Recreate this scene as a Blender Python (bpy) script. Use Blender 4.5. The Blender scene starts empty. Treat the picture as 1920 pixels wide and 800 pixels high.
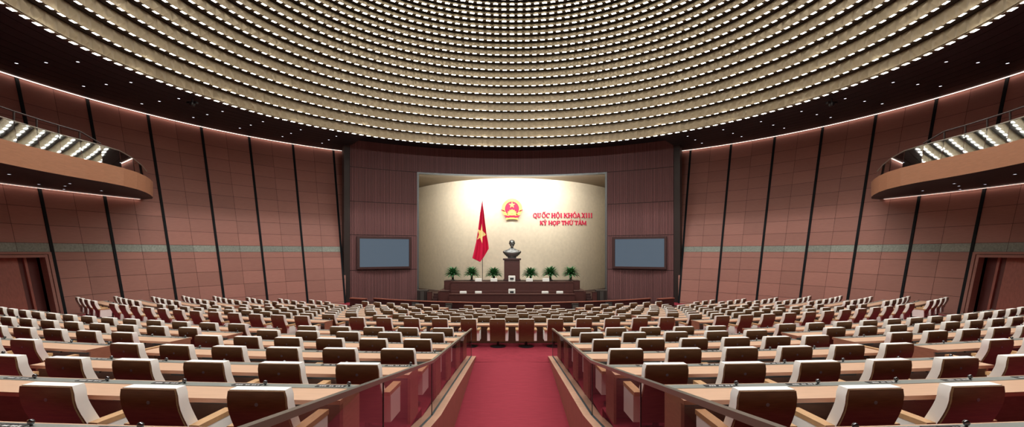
import bpy, bmesh, math, random
from mathutils import Vector, Matrix
random.seed(7)
PI = math.pi
SC = bpy.context.scene
COL = SC.collection
F = 879.16            # focal length in pixels of a 1920 px wide frame; the camera stands at the origin
HC = 22.5             # distance from the camera to the centre of the round hall
sin, cos, rad = math.sin, math.cos, math.radians
ORD = ("zeroth first second third fourth fifth sixth seventh eighth ninth tenth eleventh twelfth thirteenth "
       "fourteenth fifteenth sixteenth seventeenth eighteenth").split()

# ------------------------------------------------------------------ materials
def srgb(r, g, b):
    f = lambda c: (c / 255 / 12.92) if c <= 10 else ((c / 255 + .055) / 1.055) ** 2.4
    return (f(r), f(g), f(b), 1)

def mat(name, col, rough=.5, metal=0, spec=.5, coat=0, var=0, scale=(1, 1, 1), nscale=8, bump=0, attr=None, emit=0, col2=None, ecol=None):
    m = bpy.data.materials.new(name); m.use_nodes = True
    nt = m.node_tree; b = nt.nodes['Principled BSDF']
    b.inputs['Base Color'].default_value = col
    b.inputs['Roughness'].default_value = rough
    b.inputs['Metallic'].default_value = metal
    b.inputs['Specular IOR Level'].default_value = spec
    b.inputs['Coat Weight'].default_value = coat
    if emit:
        b.inputs['Emission Color'].default_value = ecol or col
        b.inputs['Emission Strength'].default_value = emit
    src = None
    if var or bump:
        tc = nt.nodes.new('ShaderNodeTexCoord'); mp = nt.nodes.new('ShaderNodeMapping')
        mp.inputs['Scale'].default_value = scale
        nt.links.new(tc.outputs['Object'], mp.inputs['Vector'])
        nz = nt.nodes.new('ShaderNodeTexNoise'); nz.inputs['Scale'].default_value = nscale; nz.inputs['Detail'].default_value = 4
        nt.links.new(mp.outputs['Vector'], nz.inputs['Vector'])
        if var:
            rp = nt.nodes.new('ShaderNodeMix'); rp.data_type = 'RGBA'
            c2 = col2 or tuple(max(0, c * (1 - var)) for c in col[:3]) + (1,)
            c1 = tuple(min(1, c * (1 + var)) for c in col[:3]) + (1,) if not col2 else col
            mr = nt.nodes.new('ShaderNodeMapRange'); mr.inputs['From Min'].default_value = .3; mr.inputs['From Max'].default_value = .7
            nt.links.new(nz.outputs['Fac'], mr.inputs['Value'])
            nt.links.new(mr.outputs['Result'], rp.inputs['Factor'])
            rp.inputs['A'].default_value = c1; rp.inputs['B'].default_value = c2
            src = rp.outputs['Result']
        if bump:
            bp = nt.nodes.new('ShaderNodeBump'); bp.inputs['Strength'].default_value = bump; bp.inputs['Distance'].default_value = .02
            nt.links.new(nz.outputs['Fac'], bp.inputs['Height']); nt.links.new(bp.outputs['Normal'], b.inputs['Normal'])
    if attr:
        at = nt.nodes.new('ShaderNodeAttribute'); at.attribute_name = attr
        mx = nt.nodes.new('ShaderNodeMix'); mx.data_type = 'RGBA'; mx.blend_type = 'MULTIPLY'; mx.inputs['Factor'].default_value = 1
        if src: nt.links.new(src, mx.inputs['A'])
        else: mx.inputs['A'].default_value = col
        nt.links.new(at.outputs['Color'], mx.inputs['B']); src = mx.outputs['Result']
    if src: nt.links.new(src, b.inputs['Base Color'])
    return m

def glass(name, tint, refl, rough=.02, boost=1.0):
    m = bpy.data.materials.new(name); m.use_nodes = True; nt = m.node_tree
    for n in list(nt.nodes):
        if n.type != 'OUTPUT_MATERIAL': nt.nodes.remove(n)
    out = nt.nodes[0] if nt.nodes[0].type == 'OUTPUT_MATERIAL' else nt.nodes['Material Output']
    tr = nt.nodes.new('ShaderNodeBsdfTransparent'); tr.inputs['Color'].default_value = tint
    gl = nt.nodes.new('ShaderNodeBsdfGlossy'); gl.inputs['Roughness'].default_value = rough
    gl.inputs['Color'].default_value = (.95, 1, 1, 1)
    fr = nt.nodes.new('ShaderNodeFresnel'); fr.inputs['IOR'].default_value = 1.5
    ad = nt.nodes.new('ShaderNodeMath'); ad.operation = 'MULTIPLY_ADD'; ad.use_clamp = True
    ad.inputs[1].default_value = boost; ad.inputs[2].default_value = refl
    mx = nt.nodes.new('ShaderNodeMixShader')
    nt.links.new(fr.outputs['Fac'], ad.inputs[0]); nt.links.new(ad.outputs[0], mx.inputs['Fac'])
    nt.links.new(tr.outputs[0], mx.inputs[1]); nt.links.new(gl.outputs[0], mx.inputs[2]); nt.links.new(mx.outputs[0], out.inputs['Surface'])
    return m

LED = 10.0
M = dict(
    shell=mat('chair_shell_wood', srgb(110, 82, 54), .32, spec=.5, var=.18, scale=(1, 1, 12), nscale=6),
    leather=mat('white_leather', srgb(250, 249, 244), .5, spec=.35),
    armwood=mat('arm_wood', srgb(190, 150, 108), .4, var=.12, scale=(14, 2, 2), nscale=5),
    black=mat('black_metal', srgb(22, 22, 24), .35, spec=.5),
    button=mat('button_metal', srgb(130, 130, 145), .3, metal=.8),
    desk=mat('desk_wood', srgb(204, 166, 138), .38, spec=.4, var=.06, scale=(1, 12, 1), nscale=3),
    deskside=mat('desk_side_wood', srgb(160, 112, 88), .45, var=.10, scale=(2, 2, 10), nscale=3),
    deskdark=mat('modesty_wood', srgb(108, 74, 58), .45, var=.14, scale=(2, 2, 8), nscale=3),
    steel=mat('brushed_steel', srgb(150, 156, 152), .38, metal=.6),
    panel=mat('console_black', srgb(52, 54, 56), .3),
    white=mat('white_plastic', srgb(225, 225, 225), .4),
    chrome=mat('chrome', srgb(105, 105, 108), .15, metal=1),
    carpet=mat('red_carpet', srgb(140, 50, 62), .95, spec=.1, var=.10, nscale=5, bump=.25),
    carpetrib=mat('red_carpet_ramp', srgb(142, 52, 64), .95, spec=.1, var=.10, scale=(.6, 5, 1), nscale=6, bump=.25),
    wall=mat('wall_wood_panel', srgb(149, 103, 92), .5, spec=.35, var=.08, scale=(.4, .4, 9), nscale=6, attr='tone'),
    groove=mat('panel_groove', srgb(70, 40, 34), .7),
    trim=mat('black_trim', srgb(10, 14, 18), .6, spec=.15),
    band=mat('carved_band', srgb(126, 132, 122), .5, var=.2, scale=(5, 5, 5), nscale=2.2, bump=1.0, attr='tone'),
    facade=mat('facade_slats', srgb(120, 82, 81), .5, spec=.3, attr='tone'),
    facadeback=mat('facade_groove', srgb(50, 32, 33), .7),
    post=mat('bronze_post', srgb(52, 44, 42), .4, metal=.3),
    frame=mat('niche_frame', srgb(104, 108, 108), .3, metal=.7),
    gold=mat('gold_panel', srgb(148, 134, 107), .45, metal=.25, attr='tone'),
    golddark=mat('gold_gap', srgb(34, 28, 20), .7),
    goldgrey=mat('gold_lightbox', srgb(74, 72, 58), .6),
    led=mat('ceiling_led', srgb(255, 250, 240), .5, emit=LED),
    soffit=mat('soffit_slats', srgb(38, 37, 40), .5, spec=.25, var=.25, scale=(1, 1, 1), nscale=3),
    void=mat('ceiling_black', srgb(20, 22, 30), .6),
    lamp=mat('downlight_lens', srgb(240, 242, 255), .4, emit=2.5),
    cove=mat('cove_light', srgb(255, 225, 210), .5, emit=2.6),
    niche=mat('gilded_wall', srgb(214, 202, 178), .55, spec=.3, var=.05, nscale=3.0, attr='tone'),
    nicheceil=mat('niche_ceiling_paint', srgb(136, 122, 100), .6),
    stage=mat('stage_wood', srgb(78, 45, 41), .4, spec=.4, var=.16, scale=(1, 1, 9), nscale=3),
    stagedark=mat('stage_wood_dark', srgb(58, 32, 30), .45, var=.12, scale=(1, 1, 9), nscale=3),
    cap=mat('barrier_cap', srgb(150, 92, 74), .4),
    bronze=mat('bronze', srgb(120, 122, 120), .32, metal=.85, var=.15, nscale=4),
    red=mat('flag_red', srgb(210, 30, 70), .75, spec=.15),
    yellow=mat('flag_yellow', srgb(255, 238, 160), .7, spec=.15),
    letter=mat('letter_red', srgb(214, 36, 80), .4),
    egold=mat('emblem_gold', srgb(235, 205, 110), .35, metal=.3),
    ered=mat('emblem_red', srgb(205, 25, 75), .45),
    leaf=mat('cycad_leaf', srgb(58, 116, 66), .5, var=.3, nscale=5),
    trunk=mat('cycad_trunk', srgb(44, 34, 26), .9),
    pot=mat('grey_pot', srgb(120, 124, 120), .5),
    cover=mat('chair_cover', srgb(238, 238, 232), .8),
    print=mat('cover_print', srgb(40, 40, 42), .8),
    screen=mat('screen_glass', srgb(20, 24, 28), .3, spec=.3, emit=.165, ecol=srgb(188, 214, 240)),  # display and seams get a dim even blue-grey glow
    seam=mat('screen_seam', srgb(18, 22, 26), .3, emit=.135, ecol=srgb(188, 214, 240)),
    grille=mat('speaker_grille', srgb(92, 88, 84), .45, metal=.6),
    fascia=mat('fascia_wood', srgb(150, 106, 80), .4, spec=.4, var=.10, scale=(1, 1, 10), nscale=3),
    doorwood=mat('door_wood', srgb(150, 80, 68), .4, var=.14, scale=(3, 3, 1), nscale=4),
    doordark=mat('door_recess', srgb(92, 44, 40), .6),
    curbwood=mat('curb_wood', srgb(205, 162, 136), .42, var=.10, scale=(2, 10, 2), nscale=2),
    curbside=mat('curb_side_wood', srgb(140, 88, 72), .42, var=.12, scale=(1, 6, 3), nscale=2),
    channel=mat('glass_channel', srgb(96, 120, 130), .3, metal=.6),
    rail=mat('rail_steel', srgb(150, 148, 136), .3, metal=.7),
    glass=glass('balustrade_glass', (.66, .58, .58, 1), .0, boost=.28),
    bglass=glass('balcony_glass', (.4, .5, .5, 1), .85, rough=.03, boost=1.5),
    glassedge=mat('glass_edge', srgb(60, 60, 62), .2),
)

# ------------------------------------------------------------------ mesh builder
class MB:
    def __init__(s): s.v = []; s.f = []; s.m = []; s.mats = []; s.t = []; s.sm = []; s.tone = 1.0
    def mi(s, m):
        if m not in s.mats: s.mats.append(m)
        return s.mats.index(m)
    def face(s, pts, m, smooth=False):
        i = len(s.v); s.v += [tuple(p) for p in pts]; s.f.append(list(range(i, i + len(pts)))); s.m.append(s.mi(m)); s.t.append(s.tone); s.sm.append(smooth)
    def hexa(s, c, m, skip=()):
        """c: 8 corners, bottom ring of four then top ring of four"""
        i = len(s.v); s.v += [tuple(p) for p in c]
        for k, q in enumerate(((3, 2, 1, 0), (4, 5, 6, 7), (0, 1, 5, 4), (1, 2, 6, 5), (2, 3, 7, 6), (3, 0, 4, 7))):
            if k in skip: continue
            s.f.append([i + a for a in q]); s.m.append(s.mi(m)); s.t.append(s.tone); s.sm.append(False)
    def box(s, x0, x1, y0, y1, z0, z1, m, T=None):
        c = [(x0, y0, z0), (x1, y0, z0), (x1, y1, z0), (x0, y1, z0), (x0, y0, z1), (x1, y0, z1), (x1, y1, z1), (x0, y1, z1)]
        if T: c = [T @ Vector(p) for p in c]
        s.hexa(c, m)
    def grid(s, P, m, closed_u=False, smooth=True):
        """P: rows of points"""
        i = len(s.v); n = len(P[0])
        for r in P: s.v += [tuple(p) for p in r]
        for a in range(len(P) - 1):
            for b in range(n if closed_u else n - 1):
                c = (b + 1) % n
                s.f.append([i + a * n + b, i + a * n + c, i + (a + 1) * n + c, i + (a + 1) * n + b]); s.m.append(s.mi(m)); s.t.append(s.tone); s.sm.append(smooth)
    def lathe(s, prof, m, n=20, c=(0, 0, 0), smooth=True, cap=True):
        P = [[(c[0] + r * cos(2 * PI * k / n), c[1] + r * sin(2 * PI * k / n), c[2] + z) for k in range(n)] for r, z in prof]
        s.grid(P, m, True, smooth)
        if cap:
            s.face(P[-1], m); s.face(P[0][::-1], m)
    def tube(s, pts, r, m, n=8, smooth=True):
        P = []
        pts = [Vector(p) for p in pts]
        for k, p in enumerate(pts):
            d = (pts[min(k + 1, len(pts) - 1)] - pts[max(k - 1, 0)]).normalized()
            u = d.cross(Vector((0, 0, 1)));
            if u.length < .01: u = d.cross(Vector((0, 1, 0)))
            u.normalize(); w = u.cross(d)
            P.append([p + (u * cos(2 * PI * a / n) + w * sin(2 * PI * a / n)) * r for a in range(n)])
        s.grid(P, m, True, smooth); s.face(P[0][::-1], m); s.face(P[-1], m)
    def prism(s, poly, d, m, T):
        """2-D polygon (x,z) extruded by d towards -y, placed by T"""
        a = [T @ Vector((x, 0, z)) for x, z in poly]; b = [T @ Vector((x, -d, z)) for x, z in poly]
        s.face(b, m); s.face(a[::-1], m)
        n = len(poly)
        for k in range(n):
            q = (k + 1) % n; s.face([a[k], a[q], b[q], b[k]], m)
    def arc(s, cy, r0, r1, z0, z1, p0, p1, n, m, m_top=None, m_out=None, ends=True):
        """a curved slab about (0,cy): r0>r1 (outer, inner radius), angles from the axis towards the camera"""
        pt = lambda r, p, z: (r * sin(p), cy - r * cos(p), z)
        for k in range(n):
            a = p0 + (p1 - p0) * k / n; b = p0 + (p1 - p0) * (k + 1) / n
            s.face([pt(r0, a, z1), pt(r0, b, z1), pt(r1, b, z1), pt(r1, a, z1)], m_top or m)
            s.face([pt(r0, b, z0), pt(r0, a, z0), pt(r1, a, z0), pt(r1, b, z0)], m)
            s.face([pt(r0, a, z0), pt(r0, b, z0), pt(r0, b, z1), pt(r0, a, z1)], m_out or m)
            s.face([pt(r1, b, z0), pt(r1, a, z0), pt(r1, a, z1), pt(r1, b, z1)], m)
        if ends:
            for p in (p0, p1): s.face([pt(r0, p, z0), pt(r0, p, z1), pt(r1, p, z1), pt(r1, p, z0)], m)
    def mesh(s, name, fix=True):
        me = bpy.data.meshes.new(name); me.from_pydata(s.v, [], s.f)
        for m in s.mats: me.materials.append(m)
        me.polygons.foreach_set('material_index', s.m); me.polygons.foreach_set('use_smooth', s.sm)
        if any(t != 1.0 for t in s.t) or any('tone' in [n.attribute_name for n in m.node_tree.nodes if n.type == 'ATTRIBUTE'] for m in s.mats):
            ca = me.attributes.new('tone', 'FLOAT_COLOR', 'FACE')
            buf = []
            for t in s.t: buf += [t, t, t, 1]
            ca.data.foreach_set('color', buf)
        if fix:
            bm = bmesh.new(); bm.from_mesh(me); bmesh.ops.remove_doubles(bm, verts=bm.verts, dist=1e-5)
            bmesh.ops.recalc_face_normals(bm, faces=bm.faces); bm.to_mesh(me); bm.free()
        me.set_sharp_from_angle(angle=rad(38)); me.update(); return me
    def build(s, name, parent=None, fix=True, loc=None, rz=0):
        o = bpy.data.objects.new(name, s.mesh(name, fix)); COL.objects.link(o)
        if parent is not None: o.parent = parent
        if loc is not None: o.location = loc
        if rz: o.rotation_euler = (0, 0, rz)
        return o

def tag(o, label, cat, group=None):
    o['label'] = label; o['category'] = cat
    if group: o['group'] = group
    return o
def structure(o): o['kind'] = 'structure'; return o
def thing(name, label, cat, loc=(0, 0, 0), rz=0, group=None):
    o = bpy.data.objects.new(name, None); COL.objects.link(o); o.empty_display_size = .1
    o.location = loc; o.rotation_euler = (0, 0, rz); return tag(o, label, cat, group)
def bevel(o, w=.01, seg=2):
    b = o.modifiers.new('soft', 'BEVEL'); b.width = w; b.segments = seg; b.limit_method = 'ANGLE'; return o

# ------------------------------------------------------------------ camera
cam = bpy.data.cameras.new('camera'); co = bpy.data.objects.new('camera', cam); COL.objects.link(co)
cam.sensor_width = 36; cam.lens = F / 1920 * 36; cam.shift_y = 72 / 1920; cam.clip_end = 300; cam.clip_start = .05
co.rotation_euler = (PI / 2, 0, 0); SC.camera = co
def proj(x, y, z): return (960 + F * x / y, 472 - F * z / y)

# ------------------------------------------------------------------ seating layout
def rho(Y0): return 37.5 - 1.31 * (Y0 - 17) if Y0 > 17 else 37.5 + (17 - Y0)
def arcp(Y0, p): r = rho(Y0); return r * sin(p), Y0 + r * (1 - cos(p))
FRONT = [17 + 1.65 * k for k in range(8)]
ROWS = [('A', 2.62, 1.165), ('B', 4.35, 1.277), ('C', 6.08, 1.446), ('D', 7.86, 1.62), ('E', 9.7, 1.80), ('F', 11.4, 1.958), ('G', 13.05, 2.108)]
ROWS += [(c, y, 2.417 + .0894 * (y - 17)) for c, y in zip('HIJKLMNO', FRONT)] + [('P', 30.4, 3.46)]
Y0S = {c: y for c, y, h in ROWS}; HT = {c: h for c, y, h in ROWS}
CH = 1.10
ROWNAME = {}
for k, c in enumerate('ABCDEFG'): ROWNAME[c] = ('nearest' if k == 0 else ORD[k + 1]) + ' rear row'
for k, c in enumerate('HIJKLMNO'): ROWNAME[c] = ORD[k + 1] + ' front row'
ROWNAME['P'] = 'foremost row'

SEATS = {}      # (row, block) -> list of angles, from the inner end outwards; blocks: 'c' centre (whole or one half), 's' side, 'w' wall
def lin(a, b, n): return [a + (b - a) * k / (n - 1) for k in range(n)]
near = {'A': (-2.6, 8.6, 6), 'B': (-2.41, 8.86, 6), 'C': (-2.03, 8.62, 6), 'D': (-1.94, 8.57, 6), 'E': (-1.98, 8.55, 6), 'F': (-1.96, 8.27, 5), 'G': (-1.94, 8.2, 5)}
for c, (xi, po, n) in near.items():
    r = rho(Y0S[c])
    SEATS[c, 'c'] = lin(math.asin(-xi / r), rad(po), n)
    SEATS[c, 's'] = [rad(11.35) + k * 1.03 / r for k in range(20) if rad(11.35) + k * 1.03 / r < rad(31)]
ncent = {'H': (12, .53), 'I': (11, 0), 'J': (11, 0), 'K': (10, .5), 'L': (9, 0), 'M': (8, .5), 'N': (8, .5), 'O': (7, 0)}
nwall = {'H': 4, 'I': 5, 'J': 5, 'K': 6, 'L': 6, 'M': 5, 'N': 4, 'O': 3}
for c in 'HIJKLMNO':
    r = rho(Y0S[c]); last = rad(10.65) - 1.15 / r; n = ncent[c][0]
    SEATS[c, 'c'] = [p for p in lin(-last, last, n)]
    st = rad(10.65) + 1.15 / r; en = rad(32.1) - 1.0 / r; k = int((en - st) * r / 1.06)
    SEATS[c, 's'] = [st + i * 1.06 / r for i in range(k + 1)]
    SEATS[c, 'w'] = [rad(32.1) + 1.25 / r + i * 1.06 / r for i in range(nwall[c])]
r = 22.0
PR = 22.0
SEATS['P', 'c'] = [1.15 * (k - 2.5) / PR for k in range(6)]
SEATS['P', 's'] = [(1.15 * 3.5 + 1.15 + 1.13 * k) / PR for k in range(6)]
def rr(c): return PR if c == 'P' else rho(Y0S[c])

# ------------------------------------------------------------------ chair
prof = [(0, 1.10), (.003, 1.03), (.012, .95), (.034, .87), (.068, .79), (.108, .71), (.155, .62), (.20, .52), (.235, .42), (.258, .32), (.27, .22)]
prof = [(y, z - .033 * max(0, z - .4) / .7) for y, z in prof]
def offs(P, d):
    out = []
    for k, (y, z) in enumerate(P):
        a = P[max(k - 1, 0)]; b = P[min(k + 1, len(P) - 1)]
        ty, tz = b[0] - a[0], b[1] - a[1]; L = math.hypot(ty, tz)
        out.append((y - tz / L * d, z + ty / L * d))
    return out
def sheet(mb, A, B, w, m, cr=.0):
    """two profiles (rear A, front B) swept over the width 2w, closed"""
    n = len(A); wid = [w - (cr * (1 - min(1, (A[0][1] - z) / .06)) if cr else 0) for y, z in A]
    L = lambda P, s: [(s * wid[k], y, z) for k, (y, z) in enumerate(P)]
    al, ar, bl, br = L(A, -1), L(A, 1), L(B, -1), L(B, 1)
    mb.grid([al, ar], m); mb.grid([br, bl], m); mb.grid([ar, br], m, smooth=False); mb.grid([bl, al], m, smooth=False)
    for k in (0, n - 1): mb.face([al[k], ar[k], br[k], bl[k]], m)
def chair_parts():
    d = {}
    b = MB(); sheet(b, prof, offs(prof, .022), .2825, M['shell'], .012); d['backrest'] = b
    P = offs(prof[:9], .022); P[0] = (P[0][0], 1.074); Q = offs(prof[:9], .142); Q[0] = (Q[0][0], 1.072)
    b = MB(); sheet(b, P, Q, .29, M['leather'], .02); d['back_cushion'] = b
    b = MB(); b.lathe([(.018, 0), (.018, .004)], M['button'], 12); T = Matrix.Translation((0, .012, .938)) @ Matrix.Rotation(PI / 2, 4, 'X') ; b.v = [tuple(T @ Vector(p)) for p in b.v]; d['back_button'] = b
    b = MB(); b.box(-.27, .27, .24, .72, .40, .50, M['leather']); d['seat'] = b
    for s, k in ((-1, 'l'), (1, 'r')):
        x = sorted((s * .285, s * .385))
        b = MB(); b.box(x[0], x[1], .22, .68, .25, .622, M['leather']); d['armrest' + k] = b
        x = sorted((s * .278, s * .39))
        b = MB(); b.box(x[0], x[1], .16, .70, .62, .672, M['armwood']); d['arm_cap' + k] = b
    b = MB(); b.lathe([(.29, 0), (.29, .015), (.26, .03), (.06, .045), (.045, .06), (.045, .41)], M['black'], 20, (0, .44, 0)); d['pedestal'] = b
    return d
CP = chair_parts()
CME = {k: b.mesh('chair_' + k) for k, b in CP.items()}
whole = MB()
for b in CP.values():
    i = len(whole.v); whole.v += b.v
    for f_, mi, sm in zip(b.f, b.m, b.sm): whole.f.append([a + i for a in f_]); whole.m.append(whole.mi(b.mats[mi])); whole.t.append(1.0); whole.sm.append(sm)
WHOLE = whole.mesh('chair_whole')
KIDS = [('backrest', 'backrest', None), ('back_cushion', 'back_cushion', 0), ('back_button', 'back_button', 0), ('seat', 'seat', None),
        ('armrest', 'armrestl', None), ('arm_cap', 'arm_capl', 4), ('armrest', 'armrestr', None), ('arm_cap', 'arm_capr', 6), ('pedestal', 'pedestal', None)]
def place_chair(x, y, z, rz, label, group, full):
    if not full:
        o = bpy.data.objects.new('hall_armchair', WHOLE); COL.objects.link(o); o.location = (x, y, z); o.rotation_euler = (0, 0, rz)
        return tag(o, label, 'chair', group)
    t = thing('hall_armchair', label, 'chair', (x, y, z), rz, group); made = []
    for nm, me, par in KIDS:
        o = bpy.data.objects.new(nm, CME[me]); COL.objects.link(o); o.parent = t if par is None else made[par]; made.append(o)
    made[1]['label'] = 'white leather cushion'; made[2]['label'] = 'round metal button'; made[5]['label'] = made[7]['label'] = 'pale wood arm top'
    return t

chairs = []
for (c, blk), ang in SEATS.items():
    if c == 'A': continue
    R = rr(c); Y0 = Y0S[c]; z = -(HT[c] + CH); full = c in 'BCDEFGH'
    for s in (-1, 1):
        half = [p for p in ang if p > 1e-6] if blk == 'c' and c in 'HIJKLMNOP' else list(ang)
        if blk == 'c' and s == 1 and c in 'HIJKLMNOP' and any(abs(p) < 1e-6 for p in ang): half = [0.0] + half
        k = 0
        for p in half:
            if p > 0: k += 1
            x, y = s * R * sin(p), Y0 + R * (1 - cos(p))
            if math.hypot(x, y - HC) > 23.9: continue
            px, py = proj(x, y, -HT[c])
            if px < -70 or px > 1990: continue
            side = 'left' if s < 0 else 'right'
            if c in 'BCDEFG': where = (f'{side} of ramp, {ORD[k]} from the glass' if blk == 'c' else f'{side} side block, {ORD[k]} from its inner aisle')
            elif blk == 'c': where = f'{side} half, {ORD[k]} from the hall centre' if k else 'exactly on the centre line'
            else: where = f"{side} {'side' if blk == 's' else 'wall'} block, {ORD[k]} from its inner aisle"
            chairs.append((y, x, z, s * p, f'brown-backed white armchair, {ROWNAME[c]}, {where}', f'armchairs of the {ROWNAME[c]}', full))
chairs.sort(key=lambda q: q[0])
for q in chairs[:300]: place_chair(q[1], q[0], q[2], q[3], q[4], q[5], q[6])
rest = MB()
for y, x, z, rz, *_ in chairs[300:]:
    i = len(rest.v); ca, sa = cos(rz), sin(rz)
    rest.v += [(x + vx * ca - vy * sa, y + vx * sa + vy * ca, z + vz) for vx, vy, vz in whole.v]
    for f_, mi, sm in zip(whole.f, whole.m, whole.sm): rest.f.append([a + i for a in f_]); rest.m.append(rest.mi(whole.mats[mi])); rest.t.append(1.0); rest.sm.append(sm)
ro = rest.build('hall_armchairs'); tag(ro, 'small far brown-backed white armchairs filling the foremost rows before the stage', 'chairs'); ro['kind'] = 'stuff'
print('chairs', len(chairs))

# ------------------------------------------------------------------ desks
def desk(c, blk, angs, label, s):
    R = rr(c); Y0 = Y0S[c]; cy = Y0 + R; zt = -(HT[c] + .35); zf = -(HT[c] + CH)
    a0, a1 = angs[0] - .50 / R, angs[-1] + .53 / R
    n = max(2, int(abs(a1 - a0) * R / 1.0))
    S = lambda p: s * p
    A0, A1 = (S(a0), S(a1)) if s > 0 else (S(a1), S(a0))
    mx, my = R * sin((A0 + A1) / 2), cy - R * cos((A0 + A1) / 2)
    t = thing('curved_desk', label, 'desk', (0, 0, 0), 0, 'curved desks of the hall')
    b = MB(); b.arc(cy, R - .75, R - 1.37, zt - .05, zt, A0, A1, n, M['deskside'], M['desk'], M['deskside'])
    b.build('worktop', t)
    b = MB(); b.arc(cy, R - 1.335, R - 1.19, zt, zt + .006, A0 + .02 / R, A1 - .02 / R, n, M['steel']); b.build('console_strip', t)['label'] = 'grey metal strip along the far edge'
    b = MB(); b.arc(cy, R - 1.08, R - 1.12, zf, zt - .05, A0 + .03 / R, A1 - .03 / R, n, M['deskdark']); b.build('front_panel', t)
    for A, nm in ((A0, 0), (A1 - .04 / R, 1)):
        b = MB(); b.arc(cy, R - .83, R - 1.33, zf, zt - .05, A, A + .04 / R, 1, M['deskside']); b.build('end_panel', t)
    b = MB()  # solid black bars stand in for the shade inside open shelf slots
    for p in angs:
        q = S(p); b.arc(cy, R - 1.05, R - 1.083, zt - .16, zt - .065, q - .36 / R, q + .42 / R, 1, M['panel'])
    b.build('shelf_slot_shade', t)['label'] = 'black bars drawn for the shade in open shelf slots'
    if c in 'ABCDEFGH':
        for p in angs:
            q = S(p); x, y = (R - 1.27) * sin(q), cy - (R - 1.27) * cos(q)
            if not (-80 < proj(x, max(y, .5), zt)[0] < 2000): continue
            o = bpy.data.objects.new('control_panel', PANEL); COL.objects.link(o); o.parent = t; o.location = (x, y, zt + .006); o.rotation_euler = (0, 0, q)
            m_ = bpy.data.objects.new('microphone', MIC); COL.objects.link(m_); m_.parent = o; m_.location = (.38, .01, 0)
    return t
b = MB(); b.box(-.02, .34, -.045, .04, 0, .005, M['panel'])
for k in (0.03, .06, .09, .15, .18, .23, .26, .30): b.box(k, k + .02, -.038, -.010, .005, .009, M['white'])
b.box(.12, .24, .0, .03, .005, .008, M['print']); PANEL = b.mesh('control_panel')
b = MB(); b.lathe([(.012, 0), (.010, .02)], M['black'], 8)
b.lathe([(.026 * sin(PI * k / 8) + .001, .034 - .026 * cos(PI * k / 8)) for k in range(9)], M['chrome'], 14); MIC = b.mesh('microphone')
for (c, blk), ang in SEATS.items():
    if blk == 'c' and c in 'HIJKLMNOP':
        desk(c, blk, ang, f'pale wood curved desk across the centre, {ROWNAME[c]}', 1); continue
    for s in (-1, 1):
        R = rr(c)
        a2 = [p for p in ang if math.hypot(R * sin(p), Y0S[c] + R * (1 - cos(p)) - HC) < 23.9 and R * sin(p) / max(.5, Y0S[c] + R * (1 - cos(p)) + 1) < 1.25]
        if not a2: continue
        side = 'left' if s < 0 else 'right'
        where = f'{side} of the carpeted ramp' if blk == 'c' else f"in the {side} {'side' if blk == 's' else 'wall'} block"
        desk(c, blk, a2, f'pale wood curved desk {where}, {ROWNAME[c]}', s)

# ------------------------------------------------------------------ floor
b = MB()
bounds = [-4.0, 2.40] + [Y0S[c] - .20 for c in 'BCDEFG'] + [14.95] + [Y0S[c] - .12 for c in 'IJKLMNO'] + [29.9, 45]
lev = [.9 + CH] + [HT[c] + CH for c in 'ABCDEFGHIJKLMNO'] + [HT['P'] + CH]
def bc(Y0, x):
    r = rho(min(Y0, 29)); return Y0 + r - math.sqrt(max(0.0, r * r - x * x))
for k in range(len(lev)):
    y0, y1 = bounds[k], bounds[k + 1]; z = -lev[k]
    for s in (-1, 1):
        xs = [1.48 if y0 < 14 else 0.0] + [3 + 2 * i for i in range(12)]
        for i in range(len(xs) - 1):
            p, q = xs[i], xs[i + 1]; lim = rho(min(y1, 29)) - .3
            p, q = min(p, lim), min(q, lim)
            if q - p < .01: continue
            f0 = lambda x: bc(y0, x); f1 = lambda x: (bc(y1, x) if k < len(lev) - 1 else 60)
            b.face([(s * p, f0(p), z), (s * q, f0(q), z), (s * q, f1(q), z), (s * p, f1(p), z)], M['carpet'])
            zz = -lev[k + 1] if k < len(lev) - 1 else z - .4
            b.face([(s * p, f1(p), z), (s * q, f1(q), z), (s * q, f1(q), zz), (s * p, f1(p), zz)], M['carpet'])
fl = structure(b.build('floor'))
b = MB(); b.face([(-1.21, -3, -3.95), (1.21, -3, -3.95), (1.21, 14.96, -3.517), (-1.21, 14.96, -3.517)], M['carpetrib'])
b.face([(-1.49, 14.0, -3.6), (1.49, 14.0, -3.6), (1.49, 15.1, -3.52), (-1.49, 15.1, -3.52)], M['carpetrib'])
structure(b.build('floor_ramp'))
b = MB(); b.face([(-40, -15, -5.2), (40, -15, -5.2), (40, 70, -5.2), (-40, 70, -5.2)], M['void']); structure(b.build('floor_base'))

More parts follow.
